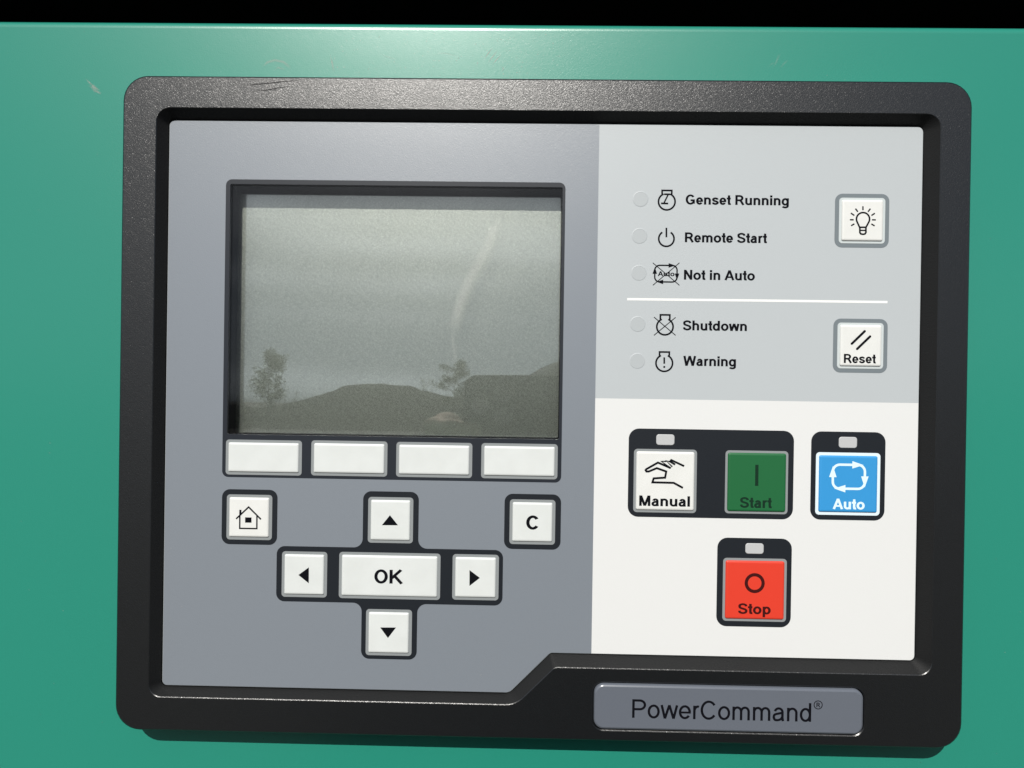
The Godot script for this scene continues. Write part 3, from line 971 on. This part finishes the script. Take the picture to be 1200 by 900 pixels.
func mode_keys(cp: Node3D) -> void:
	var z := 0.71
	surround(cp, [Rect2(37.41, -47.68, 58.66, 31.54)], 3.7, "wide dark patch behind the manual and start keys")
	surround(cp, [Rect2(102.18, -47.53, 26.19, 31.38)], 3.6, "dark patch behind the blue key")
	surround(cp, [Rect2(69.53, -86.18, 26.38, 31.6)], 3.6, "dark patch behind the red key")
	mode_lamp(cp, Rect2(47.2, -21.94, 6.47, 3.84))
	mode_lamp(cp, Rect2(111.87, -21.91, 6.44, 3.94))
	mode_lamp(cp, Rect2(79.45, -60.18, 6.47, 3.77))
	var k := key("manual_key", cp, Rect2(39.34, -46.02, 22.41, 22.62), M.warm_white_key, M.rim_grey, 0.85, 1.3)
	var st := st_new()
	stroke(st, [Vector2(57.14, -29.26), Vector2(52.53, -27.17), Vector2(52.11, -27.7), Vector2(53.95, -28.77)], 0.72, z)
	stroke(st, [Vector2(52.17, -27.82), Vector2(50.71, -27.42), Vector2(52.93, -29.55)], 0.55, z + 0.004)
	stroke(st, [Vector2(50.81, -27.66), Vector2(49.01, -27.69), Vector2(52.45, -30.07)], 0.55, z + 0.008)
	stroke(st, [Vector2(52.33, -30.01), Vector2(47.81, -28.14), Vector2(43.77, -30.52), Vector2(43.47, -30.89), Vector2(43.78, -31.38), Vector2(44.63, -31.36), Vector2(47.41, -30.13), Vector2(50.8, -31.26), Vector2(50.44, -33.46), Vector2(46.37, -33.8), Vector2(45.97, -35.21), Vector2(53.5, -35.27), Vector2(56.81, -37.01)], 0.74, z + 0.012)
	part("hand_symbol", st, M.black_ink, k)
	lettering("Manual", Rect2(41.36, -43.68, 18.04, 3.73), 0.69, M.black_ink, k)
	k = key("start_key", cp, Rect2(71.87, -45.86, 22.25, 22.45), M.green_key, M.rim_grey, 0.8, 1.3)
	st = st_new()
	stroke(st, [Vector2(82.88, -28.34), Vector2(82.91, -35.83)], 1.15, z)
	part("bar_symbol", st, M.green_ink, k)
	lettering("Start", Rect2(77.1, -43.68, 11.67, 3.73), 0.69, M.green_ink, k)
	k = key("automatic_key", cp, Rect2(103.91, -45.77, 22.7, 22.22), M.blue_key, M.rim_blue_white, 1.05, 1.3)
	st = st_new()
	loop_arrow(st, Rect2(109.72, -36.3, 11.26, 8.5), 2.4, 0.85, 2.2, z)
	part("loop_symbol", st, M.pale_ink, k)
	lettering("Auto", Rect2(109.84, -43.58, 11.26, 3.67), 0.69, M.pale_ink, k)
	k = key("stop_key", cp, Rect2(71.63, -84.23, 22.57, 22.47), M.red_key, M.rim_grey, 0.85, 1.3)
	st = st_new()
	stroke(st, arc(Vector2(82.76, -70.44), 2.98, 0, 351, 39), 1.15, z, true)
	part("circle_symbol", st, M.maroon_ink, k)
	lettering("Stop", Rect2(77.03, -81.47, 11.56, 3.73), 0.69, M.maroon_ink, k)

# ------------------------------------------------------------------ what the display mirrors
func surroundings() -> void:
	var gm := mat("gravel_ground", Color(0.10, 0.097, 0.084), 0.95, 0.2)
	gm.albedo_texture = noise_tex(1024, 0.02, 5, 41, false, 1.0, ramp(Color(0.6, 0.6, 0.6), Color(1, 1, 1)))
	gm.uv1_triplanar = true
	gm.uv1_world_triplanar = true
	gm.uv1_scale = Vector3.ONE * 0.12
	var st := st_new()
	var rings := [0.0, 2.0, 6.0, 20.0, 60.0, 200.0, 800.0, 4000.0]
	st.set_smooth_group(1)
	for i in rings.size() - 1:
		for k in 48:
			var a := TAU * k / 48.0
			var b := TAU * (k + 1) / 48.0
			var p: Array = [Vector3(cos(a), 0, sin(a)) * rings[i], Vector3(cos(b), 0, sin(b)) * rings[i], Vector3(cos(b), 0, sin(b)) * rings[i + 1], Vector3(cos(a), 0, sin(a)) * rings[i + 1]]
			t3(st, p[0] * 1000.0, p[1] * 1000.0, p[2] * 1000.0, Vector3.UP)
			t3(st, p[0] * 1000.0, p[2] * 1000.0, p[3] * 1000.0, Vector3.UP)
	part("ground", st, gm, self).set_meta("kind", "structure")
	hill()
	tree("roadside_tree", "tall thin tree with sparse crown, leftmost tree mirrored in the display", -19.3, 62.0, 5.0, 1.0, 5, 70)
	tree("roadside_tree", "broad low tree standing on the hill top, mirrored beside the photographer", -5.4, 66.0, 3.9, 1.9, 6, 80)
	tree("hillside_shrub", "small upright shrub left of the broad tree on the hill top", -7.85, 66.0, 2.2, 0.6, 3, 8)
	tree("hillside_shrub", "low bush far left on the rising slope of the hill", -17.4, 70.0, 1.6, 0.8, 4, 6)

var profile := [[-180, 2.0], [-120, 1.2], [-60, 1.0], [-40, 0.4], [-30, 0.1], [-24, -0.05], [-21.9, -0.2], [-20, -0.47], [-18.3, -0.2], [-16.5, 0.3], [-14.5, 0.95], [-13.9, 1.33], [-13.0, 1.42], [-11.5, 1.5], [-8.6, 1.38], [-8.3, 1.1], [-7.2, 0.95], [-6.2, 0.66], [-4.6, 0.6], [0, 0.5], [8, 0.9], [20, 1.6], [40, 2.4], [90, 1.0], [180, 2.0]]

func skyline(deg: float) -> float:
	for i in profile.size() - 1:
		if deg <= profile[i + 1][0]:
			return lerpf(profile[i][1], profile[i + 1][1], (deg - profile[i][0]) / float(profile[i + 1][0] - profile[i][0]))
	return 2.0

func hill_height(deg: float, dist: float) -> float:
	# the crest stands 90 m away
	var crest: float = 1.5 + 90.0 * tan(deg_to_rad(skyline(deg)))
	var t: float = clampf((dist - 40.0) / 50.0, 0.0, 1.0) if dist <= 90.0 else clampf(1.0 - (dist - 90.0) / 120.0, 0.0, 1.0)
	return maxf(crest, 0.3) * smoothstep(0.0, 1.0, t)

func hill() -> void:
	var m := mat("hill_scrub", Color(0.03, 0.031, 0.019), 1.0, 0.1)
	m.albedo_texture = noise_tex(512, 0.03, 4, 51, false, 1.0, ramp(Color(0.45, 0.45, 0.4), Color(1, 1, 1)))
	m.uv1_triplanar = true
	m.uv1_world_triplanar = true
	m.uv1_scale = Vector3.ONE * 0.03
	var n := FastNoiseLite.new()
	n.seed = 9
	n.frequency = 0.15
	var st := st_new()
	st.set_smooth_group(1)
	var ds := [40.0, 52.0, 62.0, 72.0, 80.0, 86.0, 90.0, 96.0, 110.0, 140.0, 210.0]
	var steps := 720
	var grid := []
	for d in ds:
		var row := []
		for k in steps:
			var deg := -180.0 + 360.0 * k / steps
			var a := deg_to_rad(deg)
			var h := hill_height(deg, d) + (n.get_noise_2d(deg * 8.0, d) * 0.18 if d > 41.0 and d < 200.0 else -0.05)
			row.append(Vector3(sin(a) * d, h, cos(a) * d) * 1000.0)
		grid.append(row)
	for i in ds.size() - 1:
		for k in steps:
			var j := (k + 1) % steps
			t3(st, grid[i][k], grid[i][j], grid[i + 1][j], Vector3.UP)
			t3(st, grid[i][k], grid[i + 1][j], grid[i + 1][k], Vector3.UP)
	part("hills", st, m, self).set_meta("kind", "structure")

func limb(st: SurfaceTool, a: Vector3, b: Vector3, ra: float, rb: float) -> void:
	var d := (b - a).normalized()
	var u := d.cross(Vector3.RIGHT if absf(d.x) < 0.8 else Vector3.UP).normalized()
	var v := d.cross(u)
	for k in 6:
		var p := u * cos(TAU * k / 6.0) + v * sin(TAU * k / 6.0)
		var q := u * cos(TAU * (k + 1) / 6.0) + v * sin(TAU * (k + 1) / 6.0)
		t3(st, a + p * ra, a + q * ra, b + q * rb, p + q)
		t3(st, a + p * ra, b + q * rb, b + p * rb, p + q)

func tree(called: String, label: String, deg: float, dist: float, height: float, spread: float, seed_: int, clumps: int) -> void:
	if not M.has("bark"):
		mat("bark", Color(0.07, 0.055, 0.042), 0.9, 0.2)
		var lf := mat("leaf", Color(0.04, 0.045, 0.022), 0.7, 0.3)
		lf.cull_mode = BaseMaterial3D.CULL_DISABLED
		lf.backlight_enabled = true
		lf.backlight = Color(0.25, 0.28, 0.14)
	var r := RandomNumberGenerator.new()
	r.seed = seed_ * 101
	var a := deg_to_rad(deg)
	var at := Vector3(sin(a) * dist, hill_height(deg, dist) - 0.1, cos(a) * dist)
	var t := thing(called, label, "tree" if called.contains("tree") else "shrub", Transform3D(Basis(), at))
	var st := st_new()
	st.set_smooth_group(1)
	var H := height * 1000.0
	var lean := Vector3(r.randf_range(-0.015, 0.015), 0, r.randf_range(-0.015, 0.015))
	var tips: Array = []
	var low := Vector3(0, -100, 0)
	for k in 6:
		var up := (lean * (k + 1) * 0.3 + Vector3(r.randf_range(-0.012, 0.012), 0.15, 0)) * H
		limb(st, low, low + up, H * (0.017 - 0.0025 * k), H * (0.0145 - 0.0025 * k))
		low += up
		if k == 5:
			tips.append(low)
		for j in (3 if k > 0 else 1):
			var turn := r.randf_range(0, TAU)
			var out: float = spread * r.randf_range(0.55, 1.0) * (0.16 + 0.12 * sin(PI * (k + 0.5) / 6.0)) * H
			var tip := low + Vector3(cos(turn) * out, r.randf_range(0.06, 0.15) * H, sin(turn) * out)
			limb(st, low - up * r.randf() * 0.8, tip, H * 0.006, H * 0.002)
			tips.append(tip)
			tips.append(low.lerp(tip, 0.6))
	part("trunk", st, M.bark, t)
	st = st_new()
	st.set_smooth_group(0xFFFFFFFF)
	for k in clumps * 7:
		var c: Vector3 = tips[r.randi() % tips.size()] + Vector3(r.randfn(), r.randfn(), r.randfn()) * H * 0.042
		for q in 9:
			var p := c + Vector3(r.randfn(), r.randfn(), r.randfn()) * H * 0.03
			var u := Vector3(r.randfn(), r.randfn(), r.randfn()).normalized() * H * 0.017
			var v := Vector3(r.randfn(), r.randfn(), r.randfn()).normalized() * H * 0.011
			t3(st, p - u, p + v, p + u, Vector3.UP)
			t3(st, p - u, p + u, p - v, Vector3.UP)
	part("crown", st, M.leaf, t)

# ------------------------------------------------------------------ the photographer, mirrored in the display
# a smooth union of tapered capsules, meshed with surface nets
func body_net(st: SurfaceTool, bones: Array, cell: float, blend: float) -> void:
	var lo := Vector3.INF
	var hi := -Vector3.INF
	for b in bones:
		var m: float = maxf(b[2], b[3]) + blend + cell * 2.0
		lo = lo.min((b[0] as Vector3).min(b[1]) - Vector3.ONE * m)
		hi = hi.max((b[0] as Vector3).max(b[1]) + Vector3.ONE * m)
	var nx := int((hi.x - lo.x) / cell) + 2
	var ny := int((hi.y - lo.y) / cell) + 2
	var nz := int((hi.z - lo.z) / cell) + 2
	var f := PackedFloat32Array()
	f.resize(nx * ny * nz)
	f.fill(1.0)
	var tint := PackedInt32Array()
	tint.resize(nx * ny * nz)
	var near := PackedFloat32Array()
	near.resize(nx * ny * nz)
	near.fill(1e9)
	for bi in bones.size():
		var b: Array = bones[bi]
		var p: Vector3 = b[0]
		var q: Vector3 = b[1]
		var m: float = maxf(b[2], b[3]) + blend + cell * 1.5
		var l := ((p.min(q) - Vector3.ONE * m - lo) / cell).floor()
		var h := ((p.max(q) + Vector3.ONE * m - lo) / cell).ceil()
		var d := q - p
		var dd: float = maxf(d.length_squared(), 1e-9)
		for z in range(maxi(int(l.z), 0), mini(int(h.z) + 1, nz)):
			for y in range(maxi(int(l.y), 0), mini(int(h.y) + 1, ny)):
				var row := (z * ny + y) * nx
				for x in range(maxi(int(l.x), 0), mini(int(h.x) + 1, nx)):
					var w := lo + Vector3(x, y, z) * cell
					var t: float = clampf((w - p).dot(d) / dd, 0.0, 1.0)
					var v: float = (w - p - d * t).length() - lerpf(b[2], b[3], t)
					var i := row + x
					if v < near[i]:
						near[i] = v
						tint[i] = bi
					var g := f[i]
					var k := maxf(blend - absf(g - v), 0.0) / blend
					f[i] = minf(g, v) - k * k * blend * 0.25
	var vid := {}
	var verts := PackedVector3Array()
	var cols := PackedColorArray()
	var step := [1, nx, nx * ny]
	for z in nz - 1:
		for y in ny - 1:
			for x in nx - 1:
				var i := (z * ny + y) * nx + x
				var mask := 0
				for c in 8:
					if f[i + (c & 1) + ((c >> 1) & 1) * nx + (c >> 2) * nx * ny] < 0.0:
						mask |= 1 << c
				if mask == 0 or mask == 255:
					continue
				var s := Vector3.ZERO
				var cnt := 0
				for c in 8:
					for ax in 3:
						if c & (1 << ax):
							continue
						var c2: int = c | (1 << ax)
						var fa := f[i + (c & 1) + ((c >> 1) & 1) * nx + (c >> 2) * nx * ny]
						var fb := f[i + (c2 & 1) + ((c2 >> 1) & 1) * nx + (c2 >> 2) * nx * ny]
						if (fa < 0.0) == (fb < 0.0):
							continue
						var o := Vector3(c & 1, (c >> 1) & 1, c >> 2)
						o[ax] += fa / (fa - fb)
						s += o
						cnt += 1
				vid[i] = verts.size()
				verts.append(lo + (Vector3(x, y, z) + s / cnt) * cell)
				cols.append(bones[tint[i]][4])
	for i: int in vid:
		var x := i % nx
		var y := (i / nx) % ny
		var z := i / (nx * ny)
		var co := [x, y, z]
		for ax in 3:
			var u := (ax + 1) % 3
			var v := (ax + 2) % 3
			if co[u] == 0 or co[v] == 0:
				continue
			var a := f[i] < 0.0
			var e := f[i + step[ax]] < 0.0
			if a == e:
				continue
			var ids := [i, i - step[u], i - step[u] - step[v], i - step[v]]
			var ok := true
			for k in ids:
				ok = ok and vid.has(k)
			if not ok:
				continue
			var out := Vector3.ZERO
			out[ax] = 1.0 if a else -1.0
			for tr in [[0, 1, 2], [0, 2, 3]]:
				var pa := verts[vid[ids[tr[0]]]]
				var pb := verts[vid[ids[tr[1]]]]
				var pc := verts[vid[ids[tr[2]]]]
				var l := [0, 1, 2] if (pc - pa).cross(pb - pa).dot(out) >= 0.0 else [0, 2, 1]
				for n in l:
					st.set_color(cols[vid[ids[tr[n]]]])
					st.add_vertex(verts[vid[ids[tr[n]]]])

func finger(bones: Array, root: Vector3, d1: Vector3, d2: Vector3, d3: Vector3, r: float, c: Color) -> void:
	var p := root + d1
	var q := p + d2
	bones.append([root, p, r, r * 0.95, c])
	bones.append([p, q, r * 0.95, r * 0.88, c])
	bones.append([q, q + d3, r * 0.88, r * 0.75, c])

func photographer() -> void:
	var lens := rig * eye
	# the phone, held level just behind the lens
	var ph := thing("phone", "dark phone held level in both hands in front of the display", "phone", lens.translated_local(Vector3(0.027, -0.031, 0.022)))
	var case_ := mat("phone_case", Color(0.010, 0.011, 0.012), 0.75, 0.15)
	var st := st_new()
	var body := Rect2(-75, -36, 150, 72)
	for s in [1.0]:
		wall(st, rr(body, 11.0, 0.0, 8), -8.0, rr(body, 11.0, 0.0, 8), -1.2, 1.0, 1)
		wall(st, rr(body, 11.0, 0.0, 8), -1.2, rr(body, 11.0, -1.2, 8), 0.0, 1.0, 1)
	fill(st, rr(body, 11.0, -1.2, 8), 0.0)
	st.set_smooth_group(0xFFFFFFFF)
	var bk := rr(body, 11.0, 0.0, 8)
	var c0 := Vector3(0, 0, -8)
	for i in bk.size():
		t3(st, c0, v3(bk[i], -8), v3(bk[(i + 1) % bk.size()], -8), Vector3.FORWARD)
	var o := part("case", st, case_, ph)
	o.rotation.y = PI
	st = st_new()
	pad(st, Rect2(34, -6, 38, 38), 9.0, [Vector2(0, 0), Vector2(0, 1.4), Vector2(0.6, 2.0)], true)
	var bumpo := part("camera_bump", st, case_, ph)
	bumpo.rotation.y = PI
	var glass := mat("lens_glass", Color(0.01, 0.01, 0.012), 0.05, 0.6)
	for c in [Vector2(44, 22), Vector2(44, 4), Vector2(61, 13)]:
		st = st_new()
		var oc := PackedVector2Array(arc(c, 7.0, 0, 345, 23))
		wall(st, oc, 2.0, oc, 3.4, 1.0, 1)
		fill(st, oc, 3.4)
		var lo := part("lens", st, glass, bumpo)
	# the person
	var pt := func(x: float, y: float, z: float) -> Vector3: return Vector3(x, y, z)
	var skin := Color(0.24, 0.15, 0.11)
	var coat := Color(0.03, 0.034, 0.045)
	var jeans := Color(0.03, 0.04, 0.07)
	var boot := Color(0.03, 0.024, 0.02)
	var f := lens.origin
	var head := rig * Vector3(0.065, -0.100, 0.595)
	var gy := 0.0
	var bones := [
		[head + Vector3(0, -0.30, 0.03), Vector3(head.x, 1.12, head.z + 0.05), 0.115, 0.125, coat],
		[Vector3(head.x, 1.12, head.z + 0.05), Vector3(head.x, 0.86, head.z + 0.06), 0.125, 0.13, coat],
		[Vector3(head.x - 0.17, head.y - 0.21, head.z + 0.04), Vector3(head.x + 0.17, head.y - 0.21, head.z + 0.04), 0.075, 0.075, coat],
		[head + Vector3(0, -0.2, 0.03), head + Vector3(0, -0.09, 0.015), 0.06, 0.055, skin],
	]
	for s in [-1.0, 1.0]:
		var hip := Vector3(head.x + 0.09 * s, 0.83, head.z + 0.06)
		var knee := Vector3(head.x + 0.11 * s, 0.46, head.z + 0.04)
		var ank := Vector3(head.x + 0.12 * s, 0.09, head.z + 0.07)
		bones.append([hip, knee, 0.095, 0.062, jeans])
		bones.append([knee, ank, 0.062, 0.045, jeans])
		bones.append([ank + Vector3(0, -0.05, 0.03), ank + Vector3(0.015 * s, -0.055, -0.16), 0.042, 0.034, boot])
		var sh := Vector3(head.x + 0.19 * s, head.y - 0.22, head.z + 0.04)
		var wrist := lens * Vector3(0.027 + 0.095 * s, -0.075, 0.075)
		var elbow := Vector3(head.x + 0.27 * s, head.y - 0.42, head.z - 0.06)
		bones.append([sh, elbow, 0.062, 0.048, coat])
		bones.append([elbow, elbow.lerp(wrist, 0.85), 0.046, 0.036, coat])
		bones.append([elbow.lerp(wrist, 0.8), wrist, 0.027, 0.025, skin])
	st = st_new()
	st.set_smooth_group(1)
	body_net(st, bones, 0.014, 0.05)
	# head
	var hb := [
		[head + Vector3(0, 0.03, 0.02), head + Vector3(0, 0.035, -0.015), 0.078, 0.076, skin],
		[head + Vector3(0, -0.03, -0.03), head + Vector3(0, -0.07, -0.055), 0.055, 0.03, skin],
		[head + Vector3(0, 0.0, -0.085), head + Vector3(0, -0.028, -0.108), 0.011, 0.014, skin],
		[head + Vector3(-0.03, 0.015, -0.075), head + Vector3(0.03, 0.015, -0.075), 0.018, 0.018, skin],
		[head + Vector3(-0.016, -0.055, -0.088), head + Vector3(0.016, -0.055, -0.088), 0.008, 0.008, Color(0.3, 0.13, 0.11)],
		[head + Vector3(-0.08, 0.01, 0.01), head + Vector3(-0.084, -0.03, 0.005), 0.014, 0.01, skin],
		[head + Vector3(0.08, 0.01, 0.01), head + Vector3(0.084, -0.03, 0.005), 0.014, 0.01, skin],
		[head + Vector3(-0.032, 0.002, -0.083), head + Vector3(-0.03, 0.002, -0.084), 0.011, 0.011, Color(0.2, 0.17, 0.15)],
		[head + Vector3(0.032, 0.002, -0.083), head + Vector3(0.03, 0.002, -0.084), 0.011, 0.011, Color(0.2, 0.17, 0.15)],
		[head + Vector3(0, -0.06, 0.01), head + Vector3(0, -0.14, 0.02), 0.052, 0.055, skin],
	]
	body_net(st, hb, 0.004, 0.014)
	# hands close on the two short ends of the phone
	for s in [-1.0, 1.0]:
		var base := lens * Transform3D(Basis(), Vector3(0.027, -0.029, 0.022))
		var hbones := []
		var wrist := Vector3(0.095 * s, -0.068, 0.053)
		var kn := Vector3(0.092 * s, -0.024, 0.036)
		hbones.append([wrist, kn + Vector3(0, 0.012, 0), 0.02, 0.014, skin])
		hbones.append([wrist, kn + Vector3(0, -0.026, 0), 0.02, 0.015, skin])
		hbones.append([kn + Vector3(0, 0.014, 0), kn + Vector3(0, -0.03, 0), 0.013, 0.013, skin])
		for q in 4:
			var rt := kn + Vector3(0.002 * s, 0.016 - 0.0165 * q, -0.004)
			var len: float = [0.9, 1.0, 0.94, 0.78][q]
			finger(hbones, rt, Vector3(0.004 * s, 0.001, -0.03) * len, Vector3(-0.016 * s, 0, -0.013) * len, Vector3(-0.02 * s, -0.001, 0.002) * len, 0.0078 - 0.0004 * q, skin)
		finger(hbones, wrist + Vector3(-0.012 * s, 0.012, 0.0), Vector3(-0.014 * s, 0.022, 0.004), Vector3(-0.02 * s, 0.022, -0.008), Vector3(-0.018 * s, 0.012, -0.008), 0.0095, skin)
		var placed := []
		for b in hbones:
			placed.append([base * b[0], base * b[1], b[2], b[3], b[4]])
		body_net(st, placed, 0.003, 0.006)
	st.generate_normals()
	var pm := mat("person_surface", Color(1, 1, 1), 0.8, 0.3)
	pm.vertex_color_use_as_albedo = true
	var person := thing("person", "person in a dark jacket and cap holding a phone up to the panel", "person", Transform3D(Basis(), Vector3(head.x, 0, head.z)))
	var bo := MeshInstance3D.new()
	bo.name = "body"
	bo.mesh = st.commit()
	bo.material_override = pm
	bo.position = -person.position
	person.add_child(bo, true)
	# a dark cap with a peak
	var cm := mat("cap_cloth", Color(0.02, 0.022, 0.025), 0.9, 0.2)
	cm.cull_mode = BaseMaterial3D.CULL_DISABLED
	st = st_new()
	st.set_smooth_group(1)
	var hc := (head + Vector3(0, 0.035, 0.005)) * 1000.0
	var rows := 9
	for i in rows:
		for k in 28:
			var q := []
			for d in [[0, 0], [0, 1], [1, 1], [1, 0]]:
				var lat := deg_to_rad(90.0 * (i + d[0]) / rows)
				var lon: float = TAU * (k + d[1]) / 28.0
				q.append(hc + Vector3(sin(lat) * cos(lon) * 97.0, cos(lat) * 93.0, sin(lat) * sin(lon) * 108.0))
			t3(st, q[0], q[1], q[2], q[1] - hc)
			t3(st, q[0], q[2], q[3], q[2] - hc)
	var cap := part("cap", st, cm, person)
	cap.position = -person.position
	st = st_new()
	st.set_smooth_group(1)
	for k in 16:
		var q := []
		for d in [[0, 0], [0, 1], [1, 1], [1, 0]]:
			var lon: float = PI + PI * (0.08 + 0.84 * (k + d[1]) / 16.0)
			var ext: float = 1.0 + d[0] * 0.62 * sin(lon - PI)
			q.append(hc + Vector3(cos(lon) * 97.0, -2.0 - d[0] * 14.0, sin(lon) * 108.0 * ext))
		t3(st, q[0], q[1], q[2], Vector3.UP)
		t3(st, q[0], q[2], q[3], Vector3.UP)
	var peak := part("cap_peak", st, cm, person)
	peak.position = -person.position
